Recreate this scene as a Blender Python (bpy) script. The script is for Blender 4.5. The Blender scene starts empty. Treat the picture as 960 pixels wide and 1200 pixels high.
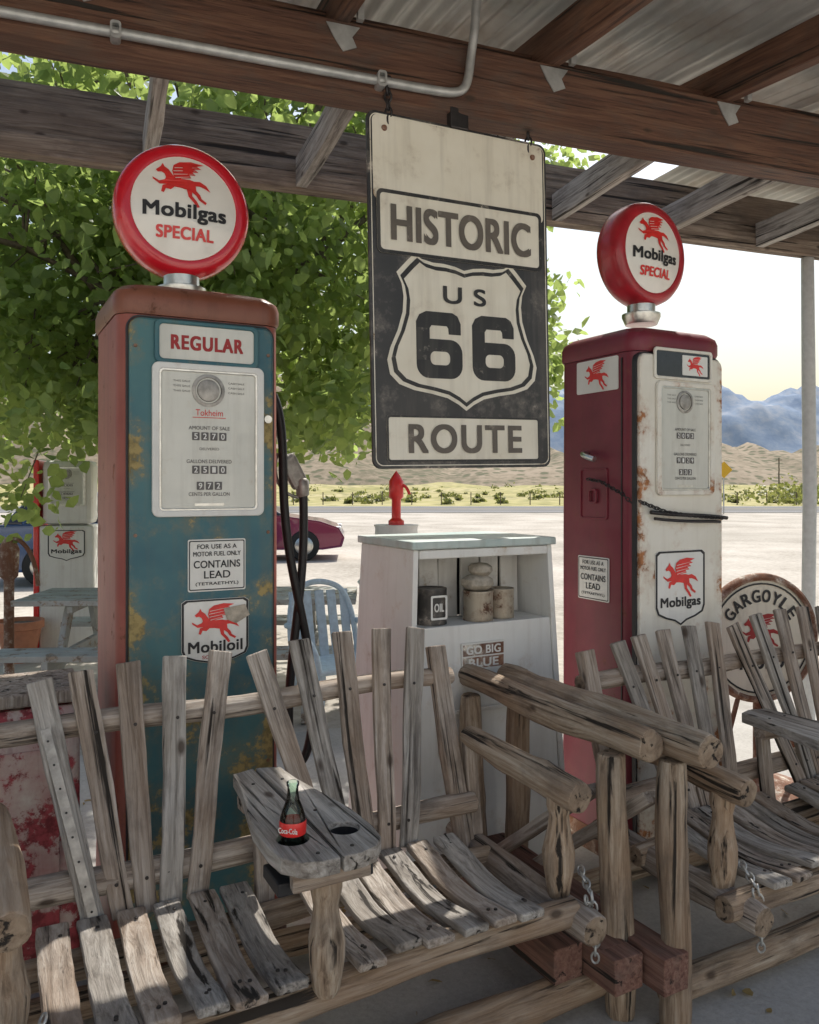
import bpy, bmesh, math, random
import numpy as np
from mathutils import Vector, Matrix, noise
from mathutils.geometry import tessellate_polygon
random.seed(7); np.random.seed(7)
sc = bpy.context.scene
COL = sc.collection
R = math.radians

# ------------------------------------------------------------ node helpers
def newmat(name, rough=0.6, metallic=0.0, coat=0.0):
    m = bpy.data.materials.new(name); m.use_nodes = True
    nt = m.node_tree; b = nt.nodes['Principled BSDF']
    b.inputs['Roughness'].default_value = rough
    b.inputs['Metallic'].default_value = metallic
    b.inputs['Coat Weight'].default_value = coat
    return m, nt, b
def N(nt, t, **kw):
    n = nt.nodes.new(t)
    for k, v in kw.items():
        if k in n.inputs: n.inputs[k].default_value = v
        else: setattr(n, k, v)
    return n
def c4(c): return (c[0], c[1], c[2], 1.0)
def coords(nt, scale=(1,1,1)):
    tc = N(nt, 'ShaderNodeTexCoord'); oi = N(nt, 'ShaderNodeObjectInfo')
    mu = N(nt, 'ShaderNodeMath', operation='MULTIPLY'); mu.inputs[1].default_value = 37.0
    nt.links.new(oi.outputs['Random'], mu.inputs[0])
    add = N(nt, 'ShaderNodeVectorMath', operation='ADD')
    nt.links.new(tc.outputs['Object'], add.inputs[0]); nt.links.new(mu.outputs[0], add.inputs[1])
    mp = N(nt, 'ShaderNodeVectorMath', operation='MULTIPLY'); mp.inputs[1].default_value = scale
    nt.links.new(add.outputs[0], mp.inputs[0])
    return mp.outputs[0], tc, oi
def noisetex(nt, vec, scale, detail=6, rough=0.6, dist=0.0):
    n = N(nt, 'ShaderNodeTexNoise', Scale=scale, Detail=detail, Roughness=rough, Distortion=dist)
    nt.links.new(vec, n.inputs['Vector']); return n.outputs['Fac']
def ramp(nt, fac, stops):
    r = N(nt, 'ShaderNodeValToRGB'); e = r.color_ramp.elements
    while len(e) < len(stops): e.new(0.5)
    for i, (p, c) in enumerate(stops):
        e[i].position = p; e[i].color = c4(c) if not isinstance(c, (int, float)) else (c, c, c, 1)
    nt.links.new(fac, r.inputs[0]); return r.outputs[0]
def mix(nt, fac, a, b, mode='MIX'):
    m = N(nt, 'ShaderNodeMix', data_type='RGBA', blend_type=mode)
    if isinstance(fac, (int, float)): m.inputs[0].default_value = fac
    else: nt.links.new(fac, m.inputs[0])
    for i, v in ((6, a), (7, b)):
        if isinstance(v, tuple): m.inputs[i].default_value = c4(v)
        else: nt.links.new(v, m.inputs[i])
    return m.outputs[2]
def bump(nt, b, h, strength=0.3, dist=0.01):
    n = N(nt, 'ShaderNodeBump', Strength=strength, Distance=dist)
    nt.links.new(h, n.inputs['Height']); nt.links.new(n.outputs[0], b.inputs['Normal'])

def wood(name, dark, mid, light, warm, warmf=0.5, rough=0.85, grain=60):
    m, nt, b = newmat(name, rough)
    v, tc, oi = coords(nt, (1, 1, 0.05))
    v2, _, _ = coords(nt, (1, 1, 0.025))
    v3, _, _ = coords(nt, (1, 1, 0.5))
    g = noisetex(nt, v, grain, 8, 0.7, 0.6)
    col = ramp(nt, g, [(0.31, dark), (0.46, mid), (0.63, light)])
    big = noisetex(nt, v3, 5, 3, 0.5)
    bf = ramp(nt, big, [(0.4, 0.0), (0.65, warmf)])
    col = mix(nt, bf, col, warm, 'MIX')
    col = mix(nt, ramp(nt, oi.outputs['Random'], [(0.0, 0.0), (1.0, 0.6)]), col, (0.60, 0.57, 0.55), 'MULTIPLY')
    # broad grime patches
    gr = noisetex(nt, v3, 11, 5, 0.65)
    col = mix(nt, ramp(nt, gr, [(0.5, 0.0), (0.7, 0.55)]), col, (0.10, 0.08, 0.065))
    cr = noisetex(nt, v2, 34, 6, 0.6, 0.4)
    crm = ramp(nt, cr, [(0.36, 1.0), (0.41, 0.0)])
    col = mix(nt, crm, col, (0.022, 0.016, 0.011))
    vo = N(nt, 'ShaderNodeTexVoronoi', Scale=9.0, Randomness=1.0); vk, _, _ = coords(nt, (1, 1, 0.5))
    nt.links.new(vk, vo.inputs['Vector'])
    kn = ramp(nt, vo.outputs['Distance'], [(0.06, 0.85), (0.13, 0.0)])
    col = mix(nt, kn, col, (0.05, 0.03, 0.018))
    nt.links.new(col, b.inputs['Base Color'])
    hh = mix(nt, crm, g, (0, 0, 0))
    bump(nt, b, hh, 1.0, 0.008)
    return m
def paint(name, base, base2, wear=(0.12,0.05,0.025), wf=0.62, wscale=9, rough=0.45, metallic=0.0, coat=0.0,
          streak=0.35, edge=None, blotch=4, bmp=0.15, edgeamt=0.13):
    m, nt, b = newmat(name, rough, metallic, coat)
    v, tc, oi = coords(nt)
    big = noisetex(nt, v, blotch, 4, 0.6)
    col = mix(nt, ramp(nt, big, [(0.35, 0.0), (0.68, 1.0)]), base, base2)
    fine = noisetex(nt, v, wscale, 10, 0.72)
    mask = fine
    if edge:
        hw, hz0, hz1 = edge
        sp = N(nt, 'ShaderNodeSeparateXYZ'); nt.links.new(tc.outputs['Object'], sp.inputs[0])
        ab = N(nt, 'ShaderNodeMath', operation='ABSOLUTE'); nt.links.new(sp.outputs[0], ab.inputs[0])
        mr = N(nt, 'ShaderNodeMapRange'); mr.inputs[1].default_value = hw-0.07; mr.inputs[2].default_value = hw
        mr.inputs[3].default_value = 0.0; mr.inputs[4].default_value = edgeamt
        nt.links.new(ab.outputs[0], mr.inputs[0])
        ad = N(nt, 'ShaderNodeMath', operation='ADD'); nt.links.new(mr.outputs[0], ad.inputs[0]); nt.links.new(fine, ad.inputs[1])
        mr2 = N(nt, 'ShaderNodeMapRange'); mr2.inputs[1].default_value = hz0; mr2.inputs[2].default_value = hz1
        mr2.inputs[3].default_value = 0.08; mr2.inputs[4].default_value = 0.0
        nt.links.new(sp.outputs[2], mr2.inputs[0])
        ad2 = N(nt, 'ShaderNodeMath', operation='ADD'); nt.links.new(mr2.outputs[0], ad2.inputs[0]); nt.links.new(ad.outputs[0], ad2.inputs[1])
        mask = ad2.outputs[0]
    halo = ramp(nt, mask, [(wf-0.09, 0.0), (wf, 0.5)])
    col = mix(nt, halo, col, tuple(0.5*x+0.5*min(1, y*1.6) for x, y in zip(base, wear)))
    wm = ramp(nt, mask, [(wf, 0.0), (wf+0.05, 1.0)])
    vs, _, _ = coords(nt, (1, 1, 0.08))
    st = noisetex(nt, vs, 22, 5, 0.6)
    col = mix(nt, ramp(nt, st, [(0.5, 0.0), (0.75, streak)]), col, tuple(x*0.8 for x in wear))
    wcol = mix(nt, ramp(nt, noisetex(nt, v, 40, 4), [(0.4, 0.0), (0.6, 1.0)]), wear, tuple(min(1, x*2.0) for x in wear))
    col = mix(nt, wm, col, wcol)
    nt.links.new(col, b.inputs['Base Color'])
    rr = mix(nt, wm, (rough,)*3, (0.85,)*3); nt.links.new(rr, b.inputs['Roughness'])
    bump(nt, b, fine, bmp, 0.004)
    return m
def simple(name, c, rough=0.6, metallic=0.0, coat=0.0, var=0.15, scale=30, bmp=0.1):
    m, nt, b = newmat(name, rough, metallic, coat)
    v, _, _ = coords(nt)
    n = noisetex(nt, v, scale, 6)
    col = ramp(nt, n, [(0.3, tuple(x*(1-var) for x in c)), (0.7, tuple(min(1, x*(1+var)) for x in c))])
    nt.links.new(col, b.inputs['Base Color']); bump(nt, b, n, bmp, 0.003)
    return m

M = {}
M['wood'] = wood('weathered_wood', (0.10,0.078,0.062), (0.38,0.32,0.265), (0.64,0.575,0.505), (0.34,0.22,0.135), 0.45)
M['wood_gray'] = wood('gray_wood', (0.095,0.086,0.077), (0.37,0.345,0.31), (0.62,0.585,0.535), (0.30,0.24,0.18), 0.35)
M['log'] = wood('log_wood', (0.10,0.07,0.048), (0.38,0.29,0.205), (0.61,0.52,0.41), (0.36,0.225,0.13), 0.5)
M['end'] = wood('end_grain', (0.07,0.05,0.035), (0.32,0.24,0.165), (0.46,0.365,0.265), (0.22,0.145,0.09), 0.5, grain=25)
M['beam_red'] = wood('stained_beam', (0.045,0.021,0.014), (0.16,0.073,0.044), (0.26,0.135,0.08), (0.11,0.05,0.032), 0.6, 0.7)
M['beam_gray'] = wood('old_beam', (0.07,0.055,0.042), (0.26,0.20,0.15), (0.44,0.36,0.28), (0.19,0.125,0.085), 0.5)
M['block_red'] = wood('red_block', (0.06,0.03,0.022), (0.22,0.105,0.075), (0.36,0.21,0.16), (0.19,0.10,0.07), 0.5)
M['teal'] = paint('teal_paint', (0.026,0.115,0.15), (0.065,0.18,0.19), (0.19,0.145,0.06), 0.60, 5, 0.45, streak=0.25, edge=(0.23,0.0,1.3), blotch=3, edgeamt=.12)
M['red_shell'] = paint('oxide_red_paint', (0.28,0.065,0.05), (0.38,0.12,0.085), (0.14,0.05,0.03), 0.60, 8, 0.5, streak=0.4)
M['copper'] = paint('brown_cap_paint', (0.20,0.065,0.035), (0.27,0.10,0.06), (0.09,0.035,0.02), 0.6, 8, 0.4, streak=0.3)
M['maroon'] = paint('maroon_paint', (0.155,0.014,0.028), (0.22,0.026,0.045), (0.12,0.035,0.025), 0.61, 8, 0.45, coat=0.05, streak=0.35)
M['white_rust'] = paint('rusty_white_paint', (0.74,0.70,0.60), (0.82,0.79,0.71), (0.24,0.10,0.04), 0.65, 7, 0.42, streak=0.14, edge=(0.232,0.0,1.0), edgeamt=.13)
M['white_cab'] = paint('aged_white_paint', (0.74,0.73,0.69), (0.81,0.80,0.76), (0.30,0.21,0.13), 0.66, 7, 0.5, streak=0.18)
M['white_wood'] = paint('chalky_white_boards', (0.60,0.58,0.54), (0.70,0.68,0.64), (0.22,0.17,0.12), 0.62, 9, 0.7, streak=0.3)
M['teal_white'] = paint('faded_teal_top', (0.62,0.66,0.62), (0.36,0.50,0.48), (0.20,0.13,0.08), 0.64, 8, 0.6)
M['peel'] = paint('peeling_red_white', (0.62,0.56,0.50), (0.45,0.22,0.20), (0.20,0.035,0.04), 0.46, 9, 0.7, streak=0.6, blotch=7, bmp=0.5)
M['signwhite'] = paint('cream_enamel', (0.82,0.77,0.645), (0.72,0.66,0.53), (0.20,0.14,0.09), 0.65, 8, 0.5, streak=0.24, edge=(.345,-3,-2), edgeamt=.08)
M['signblack'] = paint('sign_black', (0.024,0.023,0.023), (0.05,0.047,0.044), (0.22,0.19,0.16), 0.61, 8, 0.4, streak=0.35)
M['letter'] = paint('letter_black', (0.016,0.016,0.016), (0.03,0.028,0.026), (0.5,0.45,0.36), 0.68, 16, 0.5, streak=0.1)
M['letter_brown'] = paint('letter_faded', (0.10,0.085,0.07), (0.15,0.125,0.10), (0.45,0.40,0.32), 0.66, 14, 0.6, streak=0.1)
M['black'] = simple('black_print', (0.015,0.015,0.018), 0.5)
M['print_gray'] = simple('gray_print', (0.13,0.12,0.115), 0.6)
M['darkred'] = simple('maroon_print', (0.36,0.02,0.02), 0.5)
M['red'] = simple('signal_red', (0.74,0.025,0.022), 0.35, coat=0.3, var=0.1)
M['emblem'] = simple('emblem_red', (0.70,0.03,0.025), 0.45, var=0.15)
M['globe_red'] = simple('globe_red', (0.64,0.014,0.028), 0.25, coat=0.6, var=0.08, scale=12, bmp=0.03)
M['globe_red_old'] = simple('globe_red_old', (0.40,0.02,0.03), 0.35, coat=0.3, var=0.2, scale=12, bmp=0.03)
M['lens'] = simple('globe_lens', (0.90,0.87,0.80), 0.18, coat=0.5, var=0.05, scale=6, bmp=0.02)
M['plate'] = paint('dial_plate', (0.70,0.69,0.62), (0.60,0.60,0.54), (0.3,0.26,0.2), 0.66, 12, 0.25, coat=0.5, streak=0.25)
M['label'] = paint('label_white', (0.81,0.80,0.76), (0.73,0.72,0.67), (0.3,0.22,0.15), 0.68, 14, 0.45, streak=0.14)
M['metal'] = simple('galvanised', (0.50,0.50,0.48), 0.45, 0.6, var=0.25, scale=14)
M['chrome'] = simple('worn_chrome', (0.62,0.61,0.57), 0.28, 0.95, var=0.2)
M['alu'] = simple('cast_metal', (0.36,0.34,0.31), 0.5, 0.6, var=0.35)
M['rubber'] = simple('black_rubber', (0.012,0.012,0.013), 0.5)
M['steel_dark'] = simple('dark_steel', (0.06,0.055,0.055), 0.45, 0.8)
M['rust'] = paint('rust', (0.24,0.10,0.05), (0.14,0.065,0.04), (0.45,0.42,0.36), 0.57, 9, 0.85, streak=0.3)
M['dark'] = simple('dark_recess', (0.02,0.02,0.022), 0.5)
M['glassdark'] = simple('window_dark', (0.03,0.03,0.035), 0.12, coat=0.5)
M['stone'] = simple('stone', (0.42,0.37,0.30), 0.9, var=0.35, scale=40, bmp=0.6)
M['terracotta'] = simple('terracotta', (0.50,0.21,0.12), 0.8, var=0.2, scale=8)
M['carpaint'] = simple('car_paint', (0.22,0.02,0.07), 0.25, 0.3, coat=1.0, var=0.05)
M['carblue'] = simple('car_paint_blue', (0.03,0.07,0.17), 0.25, 0.3, coat=1.0, var=0.05)
M['tyre'] = simple('tyre', (0.02,0.02,0.02), 0.8)
M['bluepl'] = simple('pale_blue_plastic', (0.45,0.58,0.66), 0.5)
M['tablepaint'] = paint('weathered_table_paint', (0.50,0.51,0.48), (0.38,0.39,0.36), (0.20,0.16,0.12), 0.54, 9, 0.75, streak=0.45)
M['yellow'] = simple('yellow_sign', (0.7,0.4,0.02), 0.5)
M['pole'] = simple('painted_post', (0.55,0.56,0.55), 0.5, var=0.1)
M['wallpaint'] = simple('bounce_wall_paint', (0.82,0.80,0.75), 0.7, var=0.05, scale=3)
def roofmat():
    m, nt, b = newmat('corrugated_metal', 0.5, 0.2)
    v, _, _ = coords(nt, (1, 0.12, 1)); v2, _, _ = coords(nt)
    n = noisetex(nt, v, 14, 6); n2 = noisetex(nt, v2, 2.5, 5)
    col = ramp(nt, n, [(0.3, (0.42,0.42,0.40)), (0.6, (0.62,0.61,0.57)), (0.75, (0.70,0.67,0.60))])
    col = mix(nt, ramp(nt, n2, [(0.5, 0.0), (0.72, 0.5)]), col, (0.34,0.22,0.13))
    nt.links.new(col, b.inputs['Base Color']); return m
M['roof'] = roofmat()
def groundmat(name, stops, scale, fine, bmp=0.4, rough=0.95, spec=0.2, stain=None, dots=None):
    m, nt, b = newmat(name, rough); b.inputs['Specular IOR Level'].default_value = spec
    tc = N(nt, 'ShaderNodeTexCoord')
    a = noisetex(nt, tc.outputs['Object'], scale, 6); f = noisetex(nt, tc.outputs['Object'], fine, 8, 0.7)
    mx = N(nt, 'ShaderNodeMath', operation='MULTIPLY_ADD'); mx.inputs[1].default_value = 0.5
    h = N(nt, 'ShaderNodeMath', operation='MULTIPLY'); h.inputs[1].default_value = 0.5
    nt.links.new(f, h.inputs[0]); nt.links.new(a, mx.inputs[0]); nt.links.new(h.outputs[0], mx.inputs[2])
    col = ramp(nt, mx.outputs[0], stops)
    if stain:
        s = noisetex(nt, tc.outputs['Object'], stain[0], 5, 0.6, 0.5)
        col = mix(nt, ramp(nt, s, [(0.5, 0.0), (0.7, 0.6)]), col, stain[1])
    if dots:
        vo = N(nt, 'ShaderNodeTexVoronoi', Scale=dots[0], Randomness=1.0); nt.links.new(tc.outputs['Object'], vo.inputs['Vector'])
        col = mix(nt, ramp(nt, vo.outputs['Distance'], [(0.26, 0.9), (0.40, 0.0)]), col, dots[1])
    nt.links.new(col, b.inputs['Base Color']); bump(nt, b, f, bmp, 0.01); return m
M['slab'] = groundmat('concrete', [(0.35,(0.31,0.295,0.27)), (0.5,(0.41,0.395,0.37)), (0.66,(0.50,0.485,0.46))], 1.6, 70, 0.3, 0.85, stain=(1.1,(0.22,0.20,0.175)))
M['gravel'] = groundmat('gravel_lot', [(0.40,(0.31,0.28,0.235)), (0.5,(0.44,0.40,0.345)), (0.60,(0.53,0.49,0.43))], 0.35, 9, 0.9, stain=(0.12,(0.31,0.285,0.24)))
M['asphalt'] = groundmat('asphalt', [(0.35,(0.15,0.15,0.15)), (0.65,(0.21,0.205,0.20))], 0.2, 20, 0.4)
M['desert'] = groundmat('desert_ground', [(0.38,(0.24,0.23,0.08)), (0.5,(0.38,0.34,0.15)), (0.62,(0.45,0.39,0.23))], 0.05, 0.6, 0.5, dots=(.45,(0.13,0.14,0.05)))
M['hill'] = groundmat('hill_scrub', [(0.42,(0.14,0.125,0.08)), (0.5,(0.24,0.195,0.135)), (0.58,(0.32,0.26,0.19))], 0.012, 0.16, 0.8, dots=(.14,(0.10,0.105,0.06)))
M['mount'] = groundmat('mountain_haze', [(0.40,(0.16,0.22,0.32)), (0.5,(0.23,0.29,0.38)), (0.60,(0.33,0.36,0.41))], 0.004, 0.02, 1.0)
M['lineyellow'] = simple('line_paint', (0.6,0.42,0.08), 0.7)
def leafmat(name, c1, c2, tr, tw=.5):
    m = bpy.data.materials.new(name); m.use_nodes = True; nt = m.node_tree
    b = nt.nodes['Principled BSDF']; out = nt.nodes['Material Output']
    b.inputs['Roughness'].default_value = 0.45
    tc = N(nt, 'ShaderNodeTexCoord')
    n1 = noisetex(nt, tc.outputs['Object'], 1.3, 3); n2 = noisetex(nt, tc.outputs['Object'], 14, 2)
    mx = N(nt, 'ShaderNodeMath', operation='ADD'); nt.links.new(n1, mx.inputs[0]); nt.links.new(n2, mx.inputs[1])
    h = N(nt, 'ShaderNodeMath', operation='MULTIPLY'); h.inputs[1].default_value = 0.5; nt.links.new(mx.outputs[0], h.inputs[0])
    col = ramp(nt, h.outputs[0], [(0.38, c1), (0.62, c2)])
    nt.links.new(col, b.inputs['Base Color'])
    t = N(nt, 'ShaderNodeBsdfTranslucent')
    tcx = mix(nt, 1.0, col, (tr[0], tr[1], tr[2]), 'ADD'); nt.links.new(tcx, t.inputs['Color'])
    ms = N(nt, 'ShaderNodeMixShader'); ms.inputs[0].default_value = tw
    nt.links.new(b.outputs[0], ms.inputs[1]); nt.links.new(t.outputs[0], ms.inputs[2])
    nt.links.new(ms.outputs[0], out.inputs['Surface']); return m
M['leaf'] = leafmat('tree_leaf', (0.08,0.13,0.04), (0.17,0.23,0.08), (0.33,0.40,0.10), .58)
M['scrub'] = leafmat('scrub_leaf', (0.10,0.12,0.04), (0.26,0.26,0.10), (0.06,0.07,0.0))
M['deadleaf'] = leafmat('dry_leaf', (0.18,0.12,0.05), (0.38,0.28,0.12), (0.05,0.03,0.0))
M['bark'] = simple('bark', (0.16,0.13,0.10), 0.95, var=0.4, bmp=0.8)
def glassmat():
    m = bpy.data.materials.new('green_glass'); m.use_nodes = True; nt = m.node_tree
    out = nt.nodes['Material Output']; nt.nodes.remove(nt.nodes['Principled BSDF'])
    t = N(nt, 'ShaderNodeBsdfTransparent'); t.inputs[0].default_value = (.76,.93,.83,1)
    g = N(nt, 'ShaderNodeBsdfGlossy'); g.inputs['Roughness'].default_value = .05
    lw = N(nt, 'ShaderNodeLayerWeight', Blend=.35)
    ms = N(nt, 'ShaderNodeMixShader'); nt.links.new(lw.outputs['Fresnel'], ms.inputs[0])
    nt.links.new(t.outputs[0], ms.inputs[1]); nt.links.new(g.outputs[0], ms.inputs[2]); nt.links.new(ms.outputs[0], out.inputs['Surface'])
    return m
M['glass'] = glassmat()

# ------------------------------------------------------------ geometry helpers
def empty(name, loc=(0,0,0), rz=0.0, parent=None):
    e = bpy.data.objects.new(name, None); COL.objects.link(e)
    e.location = loc; e.rotation_euler = (0, 0, rz); e.empty_display_size = 0.2
    if parent: e.parent = parent
    return e
def mkobj(name, verts, faces, mat, parent=None, smooth=False, bevel=0, mats=None, fmi=None, segs=2):
    me = bpy.data.meshes.new(name); me.from_pydata([tuple(v) for v in verts], [], faces)
    for mm in (mats or [mat]): me.materials.append(mm)
    if fmi:
        for p, i in zip(me.polygons, fmi): p.material_index = i
    bm = bmesh.new(); bm.from_mesh(me); bmesh.ops.recalc_face_normals(bm, faces=bm.faces); bm.to_mesh(me); bm.free()
    if smooth:
        for p in me.polygons: p.use_smooth = True
    ob = bpy.data.objects.new(name, me); COL.objects.link(ob)
    if parent: ob.parent = parent
    if bevel:
        b = ob.modifiers.new('bevel', 'BEVEL'); b.width = bevel; b.segments = segs; b.limit_method = 'ANGLE'
        b.harden_normals = False
    return ob
def frame(p0, p1, side):
    p0 = Vector(p0); p1 = Vector(p1); z = (p1-p0).normalized(); x = Vector(side)
    x = (x - z*x.dot(z)).normalized(); y = z.cross(x)
    m = Matrix((x, y, z)).transposed().to_4x4(); m.translation = p0
    return m, (p1-p0).length
def board(parent, name, p0, p1, w, t, mat, side=(1,0,0), n=6, jit=0.0025, bend=None, bevel=0.004, w1=None):
    m, L = frame(p0, p1, side); vs = []; fs = []
    w1 = w1 or w
    ph = random.random()*20
    for i in range(n+1):
        f = i/n; z = L*f; ww = w+(w1-w)*f
        ox = noise.noise(Vector((ph, z*4, 0)))*jit*2; oy = noise.noise(Vector((ph+9, z*4, 0)))*jit*2 + (bend(f) if bend else 0)
        for sx, sy in ((-1,-1),(1,-1),(1,1),(-1,1)):
            vs.append((sx*ww/2+ox+random.uniform(-jit,jit)*.6, sy*t/2+oy, z+(random.uniform(-jit,jit) if i in (0,n) else 0)))
    for i in range(n):
        for k in range(4):
            a = i*4+k; b_ = i*4+(k+1)%4; fs.append((a, b_, b_+4, a+4))
    fs.append((3,2,1,0)); q = n*4; fs.append((q,q+1,q+2,q+3))
    ob = mkobj(name, vs, fs, mat, parent, bevel=bevel); ob.matrix_basis = m
    return ob
def log(parent, name, p0, p1, r0, r1, mat, endmat=None, n=14, seg=20, jit=0.11, kn=True):
    m, L = frame(p0, p1, (0.31, 0.2, 0.93) if abs((Vector(p1)-Vector(p0)).normalized().z) < 0.8 else (1, 0.1, 0))
    vs = []; fs = []; mi = []; ph = random.random()*50
    knots = [(random.uniform(0.1,0.9), random.uniform(0,6.28), random.uniform(.06,.2)) for _ in range(5)] if kn else []
    for i in range(n+1):
        f = i/n; r = r0+(r1-r0)*f
        rr = r*(0.93 if i in (0, n) else 1.0)
        bx = noise.noise(Vector((ph, f*L*2.5, 3)))*r*0.5; by = noise.noise(Vector((ph, f*L*2.5, 13)))*r*0.5
        for k in range(seg):
            a = 2*math.pi*k/seg
            q = rr*(1+jit*noise.noise(Vector((math.cos(a)*1.5+ph, math.sin(a)*1.5, f*L*3)))*1.6)
            for kf, ka, kh in knots:
                d = math.hypot((f-kf)*L/0.04, math.atan2(math.sin(a-ka), math.cos(a-ka))/0.5)
                q += r*kh*math.exp(-d*d)
            vs.append((q*math.cos(a)+bx, q*math.sin(a)+by, f*L))
    for i in range(n):
        for k in range(seg):
            a = i*seg+k; b_ = i*seg+(k+1)%seg; fs.append((a, b_, b_+seg, a+seg)); mi.append(0)
    fs.append(tuple(range(seg-1, -1, -1))); mi.append(1)
    fs.append(tuple(n*seg+k for k in range(seg))); mi.append(1)
    ob = mkobj(name, vs, fs, mat, parent, smooth=True, mats=[mat, endmat or M['end']], fmi=mi)
    ob.data.polygons[-1].use_smooth = False; ob.data.polygons[-2].use_smooth = False
    b = ob.modifiers.new('bevel', 'BEVEL'); b.width = 0.008; b.segments = 2; b.limit_method = 'ANGLE'; b.angle_limit = R(50)
    ob.matrix_basis = m; return ob
def lathe(parent, name, prof, mat, loc=(0,0,0), axis='z', seg=40, smooth=True, cap=True, jit=0):
    vs = []; fs = []; ph = random.random()*9
    for (r, h) in prof:
        for k in range(seg):
            a = 2*math.pi*k/seg; rr = max(r, 1e-5)*(1+jit*noise.noise(Vector((math.cos(a)*2+ph, math.sin(a)*2, h*12))))
            x, y = rr*math.cos(a), rr*math.sin(a)
            vs.append((x, y, h) if axis == 'z' else (x, h, y))
    for i in range(len(prof)-1):
        for k in range(seg):
            a = i*seg+k; b_ = i*seg+(k+1)%seg; fs.append((a, b_, b_+seg, a+seg))
    if cap: fs.append(tuple(range(seg))); fs.append(tuple((len(prof)-1)*seg+k for k in range(seg)))
    ob = mkobj(name, vs, fs, mat, parent, smooth=smooth); ob.location = loc
    if smooth:
        md = ob.modifiers.new('es', 'EDGE_SPLIT'); md.split_angle = R(45)
    return ob
def rr(w, h, r, cx=0, cz=0, n=6):
    pts = []
    for (sx, sz, a0) in ((1,1,0),(-1,1,90),(-1,-1,180),(1,-1,270)):
        for i in range(n+1):
            a = R(a0+90*i/n); pts.append((cx+sx*(w/2-r)+r*math.cos(a), cz+sz*(h/2-r)+r*math.sin(a)))
    return pts
def prism(parent, name, pts, y0, y1, mat, bevel=0, loc=None):
    n = len(pts)
    vs = [(x, y0, z) for x, z in pts]+[(x, y1, z) for x, z in pts]
    fs = [tuple(range(n)), tuple(range(2*n-1, n-1, -1))]+[(i, (i+1)%n, n+(i+1)%n, n+i) for i in range(n)]
    ob = mkobj(name, vs, fs, mat, parent, bevel=bevel)
    if loc: ob.location = loc
    return ob
def ring(parent, name, outer, inner, y0, y1, mat, bevel=0):
    n = len(outer)
    vs = [(x, y0, z) for x, z in outer]+[(x, y0, z) for x, z in inner]+[(x, y1, z) for x, z in outer]+[(x, y1, z) for x, z in inner]
    fs = []
    for i in range(n):
        j = (i+1)%n
        fs += [(i, j, n+j, n+i), (2*n+i, 2*n+j, 3*n+j, 3*n+i), (i, j, 2*n+j, 2*n+i), (n+i, n+j, 3*n+j, 3*n+i)]
    return mkobj(name, vs, fs, mat, parent, bevel=bevel)
def box(parent, name, c, s, mat, bevel=0.004, rot=None):
    x, y, z = [q/2 for q in s]
    vs = [(-x,-y,-z),(x,-y,-z),(x,y,-z),(-x,y,-z),(-x,-y,z),(x,-y,z),(x,y,z),(-x,y,z)]
    fs = [(0,1,2,3),(4,5,6,7),(0,1,5,4),(1,2,6,5),(2,3,7,6),(3,0,4,7)]
    ob = mkobj(name, vs, fs, mat, parent, bevel=bevel); ob.location = c
    if rot: ob.rotation_euler = rot
    return ob
def hexa(parent, name, b4, t4, mat, bevel=0.004):
    return mkobj(name, list(b4)+list(t4), [(0,1,2,3),(4,5,6,7),(0,1,5,4),(1,2,6,5),(2,3,7,6),(3,0,4,7)], mat, parent, bevel=bevel)
def tube(parent, name, pts, r, mat, cyc=False, smoothc=True):
    cu = bpy.data.curves.new(name, 'CURVE'); cu.dimensions = '3D'; cu.bevel_depth = r; cu.bevel_resolution = 4; cu.use_fill_caps = True
    sp = cu.splines.new('NURBS' if smoothc else 'POLY'); sp.points.add(len(pts)-1)
    for p, q in zip(sp.points, pts): p.co = (q[0], q[1], q[2], 1)
    if smoothc: sp.use_endpoint_u = True; sp.order_u = 4; sp.resolution_u = 8
    sp.use_cyclic_u = cyc
    cu.materials.append(mat)
    ob = bpy.data.objects.new(name, cu); COL.objects.link(ob)
    if parent: ob.parent = parent
    return ob
def text(parent, body, w, h, loc, mat, bold=0.02, bendf=None, name='lettering', spacing=1.0):
    cu = bpy.data.curves.new(name, 'FONT'); cu.body = body; cu.size = 1; cu.fill_mode = 'FRONT'
    cu.space_character = spacing*(1+bold*1.5)
    tmp = bpy.data.objects.new('tmp', cu); COL.objects.link(tmp)
    dg = bpy.context.evaluated_depsgraph_get()
    me = bpy.data.meshes.new_from_object(tmp.evaluated_get(dg)); bpy.data.objects.remove(tmp)
    co = np.array([v.co[:] for v in me.vertices]); faces = [tuple(p.vertices) for p in me.polygons]
    mn = co.min(0); s = (co.max(0)-mn)
    base = [(((x-mn[0])/s[0]-0.5)*w, ((y-mn[1])/s[1]-0.5)*h) for x, y, _ in co]
    k = bold*h*1.1
    sh = [(0,0)] if bold <= 0.001 else [(-k,-k*.7),(k,-k*.7),(k,k*.7),(-k,k*.7)]
    vs = []; fs = []
    for q, (dx, dz) in enumerate(sh):
        o_ = len(vs); vs += [(x+dx, -q*.00008, z+dz) for x, z in base]; fs += [tuple(i+o_ for i in f) for f in faces]
    if bendf: vs = [(x, bendf(x+loc[0], z+loc[2])-loc[1]+y, z) for x, y, z in vs]
    ob = mkobj(name, vs, fs, mat, parent); ob.location = loc
    return ob
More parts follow.
